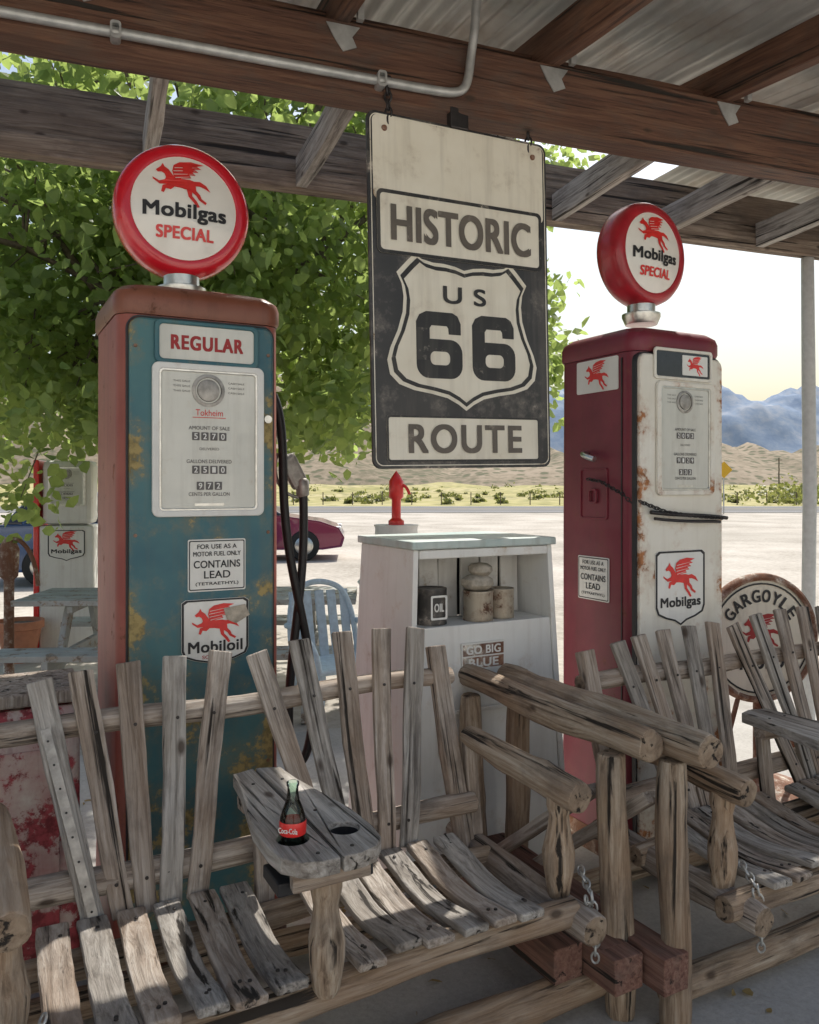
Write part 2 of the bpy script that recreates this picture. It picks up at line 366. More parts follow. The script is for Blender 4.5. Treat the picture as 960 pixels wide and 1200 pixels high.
HORSE = [(-.80,.29),(-.86,.37),(-.70,.50),(-.63,.63),(-.57,.51),(-.44,.42),(-.30,.22),(-.02,.12),(.26,.13),(.42,.09),(.62,.11),(.84,0),(.99,-.22),
 (.80,-.12),(.60,-.06),(.47,-.07),(.49,-.24),(.62,-.37),(.67,-.50),(.85,-.61),(.81,-.69),(.58,-.56),(.49,-.42),(.34,-.31),(.35,-.45),(.50,-.61),(.61,-.80),(.52,-.83),
 (.39,-.66),(.22,-.48),(.16,-.24),(-.05,-.20),(-.25,-.19),(-.38,-.30),(-.54,-.27),(-.61,-.43),(-.70,-.40),(-.65,-.17),(-.50,-.12),(-.74,-.14),(-.96,.02),(-.98,.10),(-.76,-.03),(-.57,.04),(-.53,.12),(-.58,.25),(-.68,.31)]
WING = [(-.24,.08),(-.32,.38),(-.27,.60),(-.07,.73),(.33,.80),(.78,.75),(.52,.66),(.68,.58),(.44,.54),(.58,.44),(.36,.42),(.48,.31),(.26,.30),(.32,.19),(.06,.15)]
def emblem(parent, s, loc, mat, bendf=None, flip=1):
    for nm, P, off in (('winged_horse_body', HORSE, 0), ('winged_horse_wing', WING, -0.0006)):
        ob = mkobj(nm, [(flip*x*s, 0, z*s) for x, z in P], [tuple(range(len(P)))], mat, parent)
        bm = bmesh.new(); bm.from_mesh(ob.data); bmesh.ops.triangulate(bm, faces=bm.faces, ngon_method='EAR_CLIP'); bm.to_mesh(ob.data); bm.free()
        ob.location = (loc[0], loc[1]+off, loc[2])
        if bendf:
            for v in ob.data.vertices: v.co.y = bendf(v.co.x+loc[0], v.co.z+loc[2])-loc[1]
    for a, b_ in (((-.22,.14),(.30,.24)), ((-.26,.26),(.42,.36)), ((-.28,.38),(.52,.50)), ((-.24,.5),(.55,.62))):
        d = .012; P = [(a[0],a[1]-d),(b_[0],b_[1]-d*.3),(b_[0],b_[1]+d*.3),(a[0],a[1]+d)]
        ob = mkobj('feather_line', [(flip*x*s, 0, z*s) for x, z in P], [(0,1,2,3)], M['label'], parent)
        ob.location = (loc[0], loc[1]-.0011, loc[2])
        if bendf:
            for v in ob.data.vertices: v.co.y = bendf(v.co.x+loc[0], v.co.z+loc[2])-loc[1]
def chain(parent, name, pts, link=0.022, mat=None):
    P = [Vector(p) for p in pts]; vs = []; fs = []; k = 0
    step = link*0.75
    for a, b in zip(P[:-1], P[1:]):
        n = max(1, int((b-a).length/step))
        for i in range(n):
            c = a.lerp(b, i/n); z = (b-a).normalized(); x = z.orthogonal().normalized()
            if k % 2: x = z.cross(x)
            y = z.cross(x); base = len(vs); S = 10; T = 5
            for s in range(S):
                t = 2*math.pi*s/S; cen = c+z*(math.cos(t)*link*.6)+x*(math.sin(t)*link*.38)
                rad = (z*math.cos(t)+x*math.sin(t)).normalized()
                for q in range(T):
                    u = 2*math.pi*q/T; vs.append(cen+(rad*math.cos(u)+y*math.sin(u))*link*.13)
            for s in range(S):
                for q in range(T):
                    fs.append((base+s*T+q, base+((s+1)%S)*T+q, base+((s+1)%S)*T+(q+1)%T, base+s*T+(q+1)%T))
            k += 1
    return mkobj(name, vs, fs, mat or M['metal'], parent, smooth=True)
def loft(parent, name, secs, mat, nc=6, bevel=0):
    vs = []; fs = []
    for (w, d, r, z) in secs:
        for x, y in rr(w, d, r, n=nc): vs.append((x, y, z))
    n = 4*(nc+1)
    for i in range(len(secs)-1):
        for k in range(n):
            a = i*n+k; b_ = i*n+(k+1)%n; fs.append((a, b_, b_+n, a+n))
    fs.append(tuple(range(n))); fs.append(tuple((len(secs)-1)*n+k for k in range(n)))
    ob = mkobj(name, vs, fs, mat, parent, smooth=True)
    md = ob.modifiers.new('es', 'EDGE_SPLIT'); md.split_angle = R(35); return ob
ROW = R(28)
def UV(u, v, z=0): return (u*math.cos(ROW)-v*math.sin(ROW), u*math.sin(ROW)+v*math.cos(ROW), z)

# ------------------------------------------------------------ ground / setting
def sheet(name, x0, x1, y0, y1, z, mat, rz=0, div=1):
    vs = []; fs = []
    for j in range(div+1):
        for i in range(div+1): vs.append((x0+(x1-x0)*i/div, y0+(y1-y0)*j/div, z))
    for j in range(div):
        for i in range(div): a = j*(div+1)+i; fs.append((a, a+1, a+div+2, a+div+1))
    ob = mkobj(name, vs, fs, mat); ob.rotation_euler = (0, 0, rz); return ob
sheet('ground', -5000, 5000, -400, 9000, -0.13, M['desert'])
sheet('gravel_lot', -120, 120, -60, 50, -0.12, M['gravel'])
road = empty('road')
o = sheet('asphalt_surface', -400, 400, 50, 66, -0.10, M['asphalt']); o.parent = road
o = sheet('centre_line', -400, 400, 57.9, 58.15, -0.092, M['lineyellow']); o.parent = road
o = sheet('edge_line', -400, 400, 51, 51.2, -0.092, M['label']); o.parent = road
o = sheet('edge_line', -400, 400, 65, 65.2, -0.092, M['label']); o.parent = road
slab = box(None, 'porch_slab', (0.6, 0.9, -0.065), (14, 8.6, 0.13), M['slab'], 0.01); slab.rotation_euler = (0, 0, R(20.5))

def hills(name, y, depth, xs, hf, mat, rows=14, nx=160, amp=.35):
    vs = []; fs = []
    for j in range(rows+1):
        f = j/rows
        for i in range(nx+1):
            x = xs[0]+(xs[1]-xs[0])*i/nx
            prof = math.sin(min(1, f*1.25)*math.pi/2) if f < .8 else math.cos((f-.8)/.2*math.pi/2)*.999
            h = hf(x/y)*y/960.0
            rid = noise.fractal(Vector((x/depth*2.2, f*2.4, 1.7)), 0.7, 2.1, 6)
            vs.append((x, y+depth*f, -0.2+h*prof*(1+amp*rid*(1-0.5*f))))
    for j in range(rows):
        for i in range(nx): a = j*(nx+1)+i; fs.append((a, a+1, a+nx+2, a+nx+1))
    return mkobj(name, vs, fs, mat, smooth=True)
def far(k):
    px = 480+960*k
    base = 110+14*noise.noise(Vector((px*0.008, 0, 0)))+9*noise.noise(Vector((px*0.03, 4, 0)))+4*noise.noise(Vector((px*0.1, 4, 0)))
    return max(20, base-max(0, px-1000)*0.05)
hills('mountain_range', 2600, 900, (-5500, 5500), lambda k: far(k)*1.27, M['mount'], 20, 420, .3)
def mid(k):
    px = 480+960*k
    return 54+20*noise.noise(Vector((px*0.006, 9, 0)))+14*noise.noise(Vector((px*0.025, 2, 0)))+(60 if px < 250 else 60*max(0, 1-(px-250)/300.0))
hills('hills', 420, 300, (-900, 900), lambda k: mid(k)*1.45, M['hill'], 18, 360, .4)
def near(k):
    px = 480+960*k
    return 15+9*noise.noise(Vector((px*0.01, 19, 0)))
hills('terrain_rise', 130, 110, (-300, 300), near, M['desert'], 10, 160)

def leaves(centers, per, spread, size, seed, sq=0.6):
    rng = np.random.default_rng(seed); C = np.repeat(np.array(centers)[:, :3], per, axis=0); n = len(C)
    S = np.repeat(np.array([c[3] if len(c) > 3 else 1.0 for c in centers]), per)[:, None]
    P = C+rng.normal(size=(n, 3))*np.array([spread, spread, spread*sq])*S
    a = rng.normal(size=(n, 3)); a[:, 2] -= 0.6; a /= np.linalg.norm(a, axis=1)[:, None]
    b = np.cross(a, rng.normal(size=(n, 3))); b /= np.linalg.norm(b, axis=1)[:, None]
    nn = np.cross(a, b); L = (size*(0.55+0.9*rng.random(n)))[:, None]
    V = np.stack([P, P+a*L*.3+b*L*.36+nn*L*.1, P+a*L*.7+b*L*.28+nn*L*.08, P+a*L, P+a*L*.7-b*L*.28+nn*L*.08, P+a*L*.3-b*L*.36+nn*L*.1], 1).reshape(-1, 3)
    F = np.arange(6*n).reshape(-1, 6)
    return V, F
cs = []
for i in range(260):
    y = random.uniform(74, 200); x = random.uniform(-.62, .62)*y
    s = random.choice([.15,.2,.3,.35,.5,.8])
    cs.append((x, y, s*0.35+ max(0, (y-130)*0.02), s))
for i in range(26):
    y = random.uniform(70, 92); x = random.uniform(.42, .6)*y; cs.append((x, y, .8, random.uniform(.9, 2.0)))
V, F = leaves(cs, 55, 0.75, 0.36, 3, 0.5)
mkobj('desert_scrub', V.tolist(), F.tolist(), M['scrub'])

tree = empty('shade_tree', (-1.9, 7.4, 0))
def limb(pts, r0, r1):
    vs = []; fs = []; n = len(pts); seg = 9
    P = [Vector(p) for p in pts]
    for i in range(n):
        t = (P[min(i+1, n-1)]-P[max(i-1, 0)]).normalized(); x = t.orthogonal().normalized(); y = t.cross(x)
        r = r0+(r1-r0)*i/(n-1)
        for k in range(seg):
            a = 2*math.pi*k/seg; vs.append(P[i]+(x*math.cos(a)+y*math.sin(a))*r)
    for i in range(n-1):
        for k in range(seg): fs.append((i*seg+k, i*seg+(k+1)%seg, (i+1)*seg+(k+1)%seg, (i+1)*seg+k))
    return vs, fs
tv = []; tf = []
def addlimb(pts, r0, r1):
    v, f = limb(pts, r0, r1); o_ = len(tv); tv.extend(v); tf.extend([tuple(q+o_ for q in x) for x in f])
addlimb([(0,0,-.15),(.05,0,.7),(.0,.05,1.5),(.1,0,2.3)], .22, .15)
cl = []
random.seed(21)
for i in range(30):
    az = random.uniform(0, 6.28); el = random.uniform(-.1, 1.2)
    rad = random.uniform(.75, 1.0)
    end = Vector((3.3*math.cos(az)*math.cos(el)*rad, 2.2*math.sin(az)*math.cos(el)*rad, 3.3+2.9*math.sin(el)*rad))
    st = Vector((.05, 0, random.uniform(1.4, 2.3)))
    m1 = st.lerp(end, .35)+Vector((0, 0, .5)); m2 = st.lerp(end, .7)+Vector((random.uniform(-.3,.3), random.uniform(-.3,.3), .35))
    addlimb([st, m1, m2, end], .06, .010)
    for q, t in ((m1, .5), (m2, .8), (end, 1)):
        for k in range(3):
            e2 = q+Vector((random.gauss(0, .6), random.gauss(0, .5), random.gauss(-.1, .5)))
            if e2.x > 3.4: continue
            addlimb([q, q.lerp(e2, .5)+Vector((0,0,.06)), e2], .014, .004)
            cl.append((e2.x, e2.y, e2.z, random.uniform(.6, 1.2)))
for i in range(105):
    az = random.uniform(0, 6.28); r = random.uniform(.35, 1.0)
    x = 3.0*r*math.cos(az); y = 2.2*r*math.sin(az); z = 1.75+random.uniform(0, 1.7)+.3*abs(x+1)/3
    cl.append((x, y, z, random.uniform(.45, 1.0)))
for i in range(30):
    cl.append((random.uniform(2.4, 3.35), random.uniform(-.5, 1.0), random.uniform(2.1, 4.8), random.uniform(.4, .75)))
cl = [c for c in cl if c[0]-1.9 < .19*(c[1]+7.4)]
mkobj('trunk_and_limbs', tv, tf, M['bark'], tree, smooth=True)
V, F = leaves(cl, 92, 0.26, 0.105, 5, 0.8)
mkobj('leaves', V.tolist(), F.tolist(), M['leaf'], tree)
rng = random.Random(5); dl = []
for i in range(170):
    dl.append((rng.uniform(-1.6, 3.2), rng.uniform(1.3, 4.6), .012, 1))
V, F = leaves(dl, 1, .001, .035, 8, .5); V[:, 2] = .004+np.abs(V[:, 2]-.012)*.35
mkobj('fallen_leaves', V.tolist(), F.tolist(), M['deadleaf'])

# ------------------------------------------------------------ porch roof
RA = R(20.5)
porch = empty('porch_roof', (-1.13, 2.26, 0), RA)
board(porch, 'front_beam', (-2.5, .055, 2.865), (6.8, .055, 2.865), .11, .23, M['beam_red'], side=(0,1,0), n=20)
board(porch, 'beam_ledger', (-2.5, .14, 3.0), (6.8, .14, 3.0), .06, .13, M['beam_red'], side=(0,1,0), n=20)
board(porch, 'rear_beam', (-2.5, 1.38, 3.075), (6.8, 1.38, 3.075), .10, .30, M['beam_gray'], side=(0,1,0), n=20)
board(porch, 'rear_beam_cap', (-2.5, 1.325, 2.955), (6.8, 1.325, 2.955), .03, .09, M['beam_gray'], side=(0,1,0), n=20)
sl = math.tan(R(7)); TE = -1.15
for i in range(-3, 9):
    s = .215+.765*i
    board(porch, 'roof_rafter', (s, .70, 3.05+.68*sl), (s, TE, 3.05+(TE-.02)*sl), .05, .14, M['beam_red'], side=(1,0,0), n=6)
    prism(porch, 'metal_tie', [(s-.055, 2.965), (s+.055, 2.965), (s+.03, 2.93), (s+.045, 2.90), (s+.0, 2.88), (s-.03, 2.92)], -.006, -.002, M['metal'])
    prism(porch, 'tie_flange', [(s+.03, 2.955), (s+.05, 2.955), (s+.05, 3.04), (s+.03, 3.04)], -.07, -.05, M['metal'])
for t in (-.60, -1.10):
    board(porch, 'roof_purlin', (-2.5, t, 3.145+t*sl), (6.8, t, 3.145+t*sl), .09, .045, M['beam_red'], side=(0,1,0), n=14)
for i in range(-4, 10):
    s = .46+.69*i
    board(porch, 'pergola_rafter', (s, .175, 3.02), (s, 1.31, 2.985), .055, .14, M['wood_gray'], side=(1,0,0), n=5)
def corrugated(name, s0, s1, t0, t1, z0, z1, parent):
    pitch = .076; n = int((s1-s0)/pitch*8); vs = []; fs = []; rows = 6
    for j in range(rows+1):
        t = t0+(t1-t0)*j/rows; z = z0+(z1-z0)*j/rows
        for i in range(n+1):
            s = s0+(s1-s0)*i/n; vs.append((s, t, z+.011*math.sin(2*math.pi*s/pitch)))
    for j in range(rows):
        for i in range(n): a = j*(n+1)+i; fs.append((a, a+1, a+n+2, a+n+1))
    return mkobj(name, vs, fs, M['roof'], parent, smooth=True)
corrugated('corrugated_sheet', -2.5, 6.8, .80, TE-.1, 3.19+.8*sl, 3.19+(TE-.1)*sl, porch)
corrugated('corrugated_sheet_rear', 3.35, 6.8, .83, 1.75, 3.325, 3.33, porch)
tube(porch, 'conduit', [(-2.4,-.02,2.80),(.6,-.02,2.80),(1.15,-.02,2.80),(1.30,-.02,2.80),(1.375,-.02,2.805),(1.41,-.02,2.84),(1.415,-.025,2.95),(1.42,-.05,3.0),(1.42,-.06,3.13)], .015, M['metal'])
for s in (.3, 1.1): ring(porch, 'conduit_clip', rr(.03,.05,.01,s,2.80), rr(.018,.034,.005,s,2.80), -.042, .0, M['metal'])
def wpost(s, t, z1, nm, r=.045, mat='pole'):
    return log(porch, nm, (s, t, 0), (s, t, z1), r, r, M[mat], M[mat], jit=0, kn=False, n=4)
wpost(4.36, 1.38, 2.92, 'steel_post', .04)
wpost(-2.2, 1.38, 2.92, 'steel_post', .04)
for s, t, z1 in ((6.5,.05,2.75),(-2.3,.05,2.75),(6.5,TE+.1,2.85),(-2.3,TE+.1,2.85)):
    board(porch, 'timber_post', (s, t, 0), (s, t, z1), .14, .14, M['beam_red'])

# ------------------------------------------------------------ unseen store front, added behind the camera to bounce sunlight forward
st_ = empty('store_bounce_wall', (1.2, -3.7, -.12), R(8))
for i in range(17):
    board(st_, 'clapboard', (-8, 0, .12+i*.22), (8, 0, .12+i*.22), .03, .225, M['wallpaint'], side=(0,1,0), n=3)
box(st_, 'core_wall', (0, -2.55, 1.9), (15.9, 5.0, 3.8), M['wallpaint'], .01)
box(st_, 'door', (0, .03, 1.15), (1.0, .06, 2.1), M['beam_red'], .01)
for x in (-4.5, 4.5):
    box(st_, 'window_glass', (x, .025, 1.7), (1.3, .03, 1.2), M['glassdark'], .0)
    ring(st_, 'window_frame', rr(1.5, 1.4, .01, x, 1.7), rr(1.28, 1.18, .005, x, 1.7), .0, .06, M['label'], .004)
    box(st_, 'window_mullion', (x, .045, 1.7), (.05, .03, 1.18), M['label'], .0)

# ------------------------------------------------------------ hanging sign
sgn = empty('hanging_route_sign', (0.182, 2.77, 2.135), R(27.5))
sgn.rotation_euler = (0, R(-1.2), R(27.5))
W_, H_ = .70, 1.145
prism(sgn, 'backing', rr(W_, H_, .03), -.006, .006, M['signblack'], .002)
def spoly(name, pts, lay, mat): return prism(sgn, name, pts, -.006-.0016*lay, -.0065-.0016*(lay-1), mat)
def sring(name, o_, i_, lay, mat): return ring(sgn, name, o_, i_, -.006-.0016*lay, -.0065-.0016*(lay-1), mat)
spoly('blank_top_panel', rr(.665, .27, .02, 0, .425), 1, M['signwhite'])
spoly('upper_box', rr(.645, .205, .02, 0, .222), 2, M['signwhite'])
sring('upper_box_outline', rr(.645, .205, .02, 0, .222), rr(.622, .182, .014, 0, .222), 3, M['letter'])
spoly('lower_box', rr(.60, .15, .01, 0, -.475), 1, M['signwhite'])
sring('lower_box_outline', rr(.60, .15, .01, 0, -.475), rr(.588, .138, .008, 0, -.475), 2, M['letter'])
sring('edge_line', rr(.682, 1.127, .026), rr(.676, 1.121, .024), 1, M['signwhite'])
HS = [(0,.425),(.06,.445),(.13,.455),(.2,.455),(.27,.47),(.315,.5),(.36,.45),(.425,.37),(.395,.30),(.385,.22),(.392,.12),(.425,0),(.47,-.11),(.49,-.19),(.475,-.28),(.42,-.34),(.33,-.375),(.22,-.395),(.12,-.42),(.05,-.46),(0,-.5)]
def shield(w, h, cx, cz):
    return [(cx+x*w, cz+z*h) for x, z in HS]+[(cx-x*w, cz+z*h) for x, z in HS[-2:0:-1]]
spoly('highway_shield', shield(.60, .51, 0, -.125), 1, M['signwhite'])
sring('shield_outline', shield(.57, .483, 0, -.125), shield(.54, .455, 0, -.125), 2, M['letter'])
text(sgn, 'HISTORIC', .54, .112, (0, -.0125, .222), M['letter_brown'], .035)
text(sgn, 'ROUTE', .44, .092, (0, -.0105, -.475), M['letter_brown'], .035, spacing=1.1)
text(sgn, 'U S', .165, .056, (0, -.0105, .005), M['letter'], .03)
def digit6(cx, cz):
    y = -.0076
    ring(sgn, 'digit_bowl', rr(.175, .130, .045, cx, cz-.045), rr(.075, .045, .018, cx+.002, cz-.043), y-.0012, y, M['letter'])
    prism(sgn, 'digit_stem', [(cx-.0875,cz-.05),(cx-.0375,cz-.05),(cx-.0375,cz+.055),(cx-.0375,cz+.062),(cx-.0875,cz+.062)], y-.0015, y, M['letter'])
    prism(sgn, 'digit_top', [(cx-.0875,cz+.055),(cx-.0375,cz+.055),(cx-.03,cz+.065),(cx+.028,cz+.065),(cx+.034,cz+.058),(cx+.036,cz+.038),(cx+.082,cz+.038),(cx+.082,cz+.075),(cx+.07,cz+.10),(cx+.05,cz+.11),(cx-.05,cz+.11),(cx-.075,cz+.098),(cx-.0875,cz+.075)], y-.0018, y, M['letter'])
digit6(-.10, -.165); digit6(.115, -.165)
for x in (-.29, .29):
    lathe(sgn, 'bolt', [(0,-.014),(.008,-.014),(.01,-.009),(.01,-.006)], M['rust'], (x, 0, .52), 'y', 12)
box(sgn, 'hanger_bracket', (-.01, 0, .60), (.07, .03, .07), M['steel_dark'])
for x in (-.27, .28): chain(sgn, 'hanger_chain', [(x, 0, .55), (x, 0.0, .70)], .03, M['steel_dark'])

# ------------------------------------------------------------ gas pumps
LB = lambda x, z: -.066-.024*(1-min(1, (x*x+z*z)/.032))-.0035
def globe(parent, z, redmat, s=1.0, ry=0, x=0):
    g = empty('globe', (x, 0, z), ry, parent); g.scale = (s, s, s)
    lathe(g, 'globe_rim', [(.172,-.060),(.180,-.071),(.196,-.073),(.214,-.066),(.226,-.048),(.231,-.02),(.231,.02),(.226,.048),(.214,.066),(.196,.073),(.18,.071),(.172,.060)], redmat, axis='y', seg=64, cap=False)
    for sg in (-1, 1):
        lathe(g, 'globe_lens', [(.179*q, sg*(.066+.024*(1-q*q))) for q in (1,.9,.8,.65,.5,.35,.2,.08,0)], M['lens'], axis='y', seg=64)
    emblem(g, .098, (-.012, -.09, .082), M['emblem'], LB)
    text(g, 'Mobilgas', .275, .062, (0, -.09, -.022), M['black'], .035, LB)
    text(g, 'SPECIAL', .19, .040, (0.0, -.09, -.09), M['red'], .045, LB)
    lathe(g, 'globe_collar', [(.07,-.31),(.085,-.275),(.085,-.262),(.062,-.255),(.062,-.222)], M['chrome'], seg=32)
    return g
def label_lead(parent, x, z, y, w, h):
    e = empty('fuel_notice', (x, y, z), 0, parent)
    prism(e, 'notice_plate', rr(w, h, .006), -.003, 0, M['label'])
    ring(e, 'notice_border', rr(w*.96, h*.95, .005), rr(w*.93, h*.91, .004), -.0042, -.003, M['black'])
    for s, zz, ww, hh in (('FOR USE AS A', .36, .68, .085), ('MOTOR FUEL ONLY', .22, .82, .085), ('CONTAINS', .02, .80, .14), ('LEAD', -.18, .45, .14), ('(TETRAETHYL)', -.36, .74, .075)):
        text(e, s, w*ww, h*hh, (0, -.0045, zz*h), M['black'], .02)
def crest(parent, x, z, y, w, h, word, sub=None):
    e = empty('brand_crest', (x, y, z), 0, parent)
    P = [(-.5,.46),(-.44,.5),(.44,.5),(.5,.46),(.5,-.25),(.46,-.34),(.3,-.40),(.12,-.44),(0,-.5),(-.12,-.44),(-.3,-.40),(-.46,-.34),(-.5,-.25)]
    prism(e, 'crest_plate', [(a*w, b*h) for a, b in P], -.003, 0, M['label'])
    ring(e, 'crest_border', [(a*w*.99, b*h*.99) for a, b in P], [(a*w*.93, b*h*.94) for a, b in P], -.0045, -.003, M['black'])
    emblem(e, w*.36, (0, -.0048, h*.14), M['emblem'])
    text(e, word, w*.80, h*.16, (0, -.0048, -h*.20), M['black'], .035)
    if sub: text(e, sub, w*.4, h*.05, (0, -.0048, -h*.35), M['darkred'], .01)
def dial(parent, cx, cz, y, w, h, framemat, brand=True):
    e = empty('dial_window', (cx, y, cz), 0, parent)
    ring(e, 'dial_frame', rr(w+.045, h+.04, .022), rr(w, h, .012), -.014, .0, framemat, .004)
    ring(e, 'dial_bezel', rr(w+.004, h+.004, .012), rr(w-.012, h-.012, .010), -.010, -.001, M['chrome'], .002)
    prism(e, 'dial_plate', rr(w-.002, h-.002, .01), -.004, .0, M['plate'])
    lathe(e, 'sight_gauge', [(0,-.009),(.030*w/.31,-.010),(.034*w/.31,-.009),(.036*w/.31,-.004)], M['alu'], (-.01*w, 0, h*.36), 'y', 32)
    lathe(e, 'gauge_rim', [(.052*w/.31,-.0045),(.052*w/.31,-.0075),(.042*w/.31,-.009),(.040*w/.31,-.0045)], M['alu'], (-.01*w, 0, h*.36), 'y', 32, cap=False)
    yy = -.0052
    if brand:
        text(e, 'Tokheim', w*.28, h*.045, (0, yy, h*.20), M['emblem'], .0)
        box(e, 'rule', (0, yy, h*.165), (w*.34, .0006, .002), M['emblem'], 0)
    for sgx in (-1, 1):
        for r_ in range(3): text(e, 'CASH SALE' if sgx > 0 else 'THIS SALE', w*.17, h*.014, (sgx*w*.28, yy, h*(.42-.035*r_)), M['print_gray'], 0)
    for s, zz, ww in (('AMOUNT OF SALE', .09, .42), ('GALLONS DELIVERED', -.15, .46), ('CENTS PER GALLON', -.385, .42)):
        text(e, s, w*ww, h*.026, (0, yy, h*zz), M['print_gray'], .01)
    for zz, nd in ((.03, 4), (-.21, 4), (-.325, 3)):
        for i in range(nd):
            x = (i-(nd-1)/2)*w*.092
            prism(e, 'counter_window', rr(w*.075, h*.058, .002, x, h*zz), yy-.0006, yy, M['print_gray'])
            text(e, random.choice('0123579'), w*.035, h*.04, (x, yy-.0012, h*zz), M['label'], .02)
    text(e, 'DELIVERED', w*.2, h*.018, (0, yy, h*-.06), M['print_gray'], 0)
    box(e, 'lower_plate', (0, yy, h*-.46), (w*.3, .001, .008), M['chrome'], 0)
    return e
def pump_body(e, W, D, shell, cap, door, doorw):
    loft(e, 'plinth', [(W+.05, D+.05, .05, 0), (W+.05, D+.05, .05, .06), (W+.02, D+.02, .05, .09)], M['rust'])
    loft(e, 'shell', [(W+.015, D+.015, .055, .08), (W, D, .055, .45), (W, D, .055, 1.3), (W-.004, D-.004, .055, 2.03)], shell)
    loft(e, 'cap', [(W+.004, D+.006, .06, 2.032), (W+.016, D+.016, .065, 2.045), (W+.016, D+.016, .065, 2.085), (W+.004, D+.004, .065, 2.105), (W-.04, D-.04, .07, 2.125), (W-.16, D-.16, .07, 2.142), (.16, .16, .07, 2.15)], cap)
    prism(e, 'front_door', rr(doorw, 1.93, .035, 0, 1.055, 8), -D/2-.016, -D/2+.02, door, .008)
    ring(e, 'door_shadow_gap', rr(doorw+.014, 1.945, .042, 0, 1.055, 8), rr(doorw+.004, 1.935, .037, 0, 1.055, 8), -D/2-.0025, -D/2+.02, M['dark'])
PUMP = 28
gp = empty('gas_pump', (-.775, 2.83, 0), R(PUMP))
W, D = .52, .50
pump_body(gp, W, D, M['red_shell'], M['copper'], M['teal'], .455)
yf = -D/2-.016
ring(gp, 'grade_frame', rr(.33, .135, .02, .01, 1.95), rr(.30, .108, .014, .01, 1.95), yf-.012, yf, M['teal'], .004)
prism(gp, 'grade_plate', rr(.302, .11, .014, .01, 1.95), yf-.004, yf, M['plate'])
text(gp, 'REGULAR', .225, .043, (.01, yf-.0052, 1.95), M['darkred'], .05, spacing=1.08)
dial(gp, .015, 1.645, yf, .31, .44, M['white_cab'])
label_lead(gp, .04, 1.25, yf-.001, .185, .165)
crest(gp, .035, 1.035, yf-.001, .215, .215, 'Mobiloil', 'SOCONY')
prism(gp, 'torn_sticker', [(.06,1.11),(.13,1.12),(.145,1.085),(.10,1.06),(.07,1.075)], yf-.009, yf-.0075, M['stone'])
lathe(gp, 'door_lock', [(0,-.008),(.013,-.008),(.014,0)], M['chrome'], (.208, yf, 1.72), 'y', 20)
for z in (.6, 1.35, 1.93):
    for x in (-.21, .21): lathe(gp, 'screw', [(0,-.003),(.005,-.003),(.006,0)], M['rust'], (x, yf, z), 'y', 10)
globe(gp, 2.437, M['globe_red'], .98, R(-4), -.012)
sx = W/2
box(gp, 'hose_outlet', (sx+.02, -.02, 1.80), (.05, .09, .16), M['alu'], .012)
tube(gp, 'hose', [(sx+.05,-.02,1.83),(sx+.085,-.03,1.75),(sx+.075,-.04,1.5),(sx+.10,-.04,1.25),(sx+.16,-.04,1.0),(sx+.21,-.04,.72),(sx+.17,-.04,.47),(sx+.10,-.04,.50),(sx+.10,-.04,.8),(sx+.15,-.03,1.1),(sx+.17,-.02,1.3),(sx+.165,-.02,1.47)], .016, M['rubber'])
tube(gp, 'nozzle_spout', [(sx+.03,.0,1.78),(sx+.06,.0,1.75),(sx+.085,.0,1.68),(sx+.10,-.0,1.6)], .013, M['chrome'])
box(gp, 'nozzle_body', (sx+.13, -.01, 1.555), (.065, .04, .13), M['alu'], .014, (0, R(-28), 0))
tube(gp, 'nozzle_lever', [(sx+.07,-.01,1.62),(sx+.045,-.01,1.55),(sx+.07,-.01,1.47),(sx+.15,-.01,1.46)], .006, M['alu'])
lathe(gp, 'nozzle_swivel', [(.015,0),(.024,.01),(.024,.06),(.014,.07)], M['alu'], (sx+.163, -.018, 1.46), 'z', 20)
prism(gp, 'nozzle_boot', rr(.05,.12,.02,sx+.03,1.69), -.045, .05, M['chrome'], .006)
box(gp, 'side_bracket', (sx+.012, -.02, 1.50), (.024, .05, .22), M['steel_dark'], .006)

g2 = empty('gas_pump', (.975, 3.5, 0), R(PUMP))
W, D = .48, .47
pump_body(g2, W, D, M['maroon'], M['maroon'], M['white_rust'], .455)
yf = -D/2-.016
ring(g2, 'upper_window_frame', rr(.32, .125, .015, 0, 1.985), rr(.295, .10, .01, 0, 1.985), yf-.010, yf, M['white_rust'], .004)
prism(g2, 'upper_window', rr(.297, .102, .01, 0, 1.985), yf-.003, yf, M['glassdark'])
prism(g2, 'upper_window_emblem_plate', rr(.14, .08, .004, .065, 1.985), yf-.0045, yf-.003, M['label'])
emblem(g2, .048, (.065, yf-.0052, 1.985), M['emblem'])
dial(g2, .01, 1.69, yf, .27, .41, M['white_rust'], False)
crest(g2, -.015, 1.095, yf-.001, .27, .30, 'Mobilgas')
chain(g2, 'lock_chain', [(-.24, yf-.02, 1.44), (-.12, yf-.03, 1.40), (.0, yf-.03, 1.385), (.2, yf-.03, 1.37)], .02, M['steel_dark'])
tube(g2, 'door_bar', [(-.19,yf-.02,1.40),(-.05,yf-.03,1.385),(.1,yf-.03,1.385),(.24,yf-.01,1.37)], .008, M['steel_dark'])
tube(g2, 'door_bar_lower', [(-.17,yf-.02,1.375),(-.05,yf-.03,1.36),(.1,yf-.03,1.36),(.2,yf-.01,1.355)], .006, M['steel_dark'])
sd = empty('side_panel', (-W/2, 0, 0), R(-90), g2)
prism(sd, 'side_emblem_plate', rr(.25,.135,.008,.02,1.955), -.004, .001, M['label'])
emblem(sd, .075, (.02, -.0048, 1.955), M['emblem'])
ring(sd, 'hatch_trim', rr(.17,.21,.012,0,1.47), rr(.155,.195,.01,0,1.47), -.006, .001, M['maroon'], .002)
ring(sd, 'hatch_handle', rr(.05,.06,.01,0,1.46), rr(.035,.045,.008,0,1.46), -.012, -.003, M['maroon'], .002)
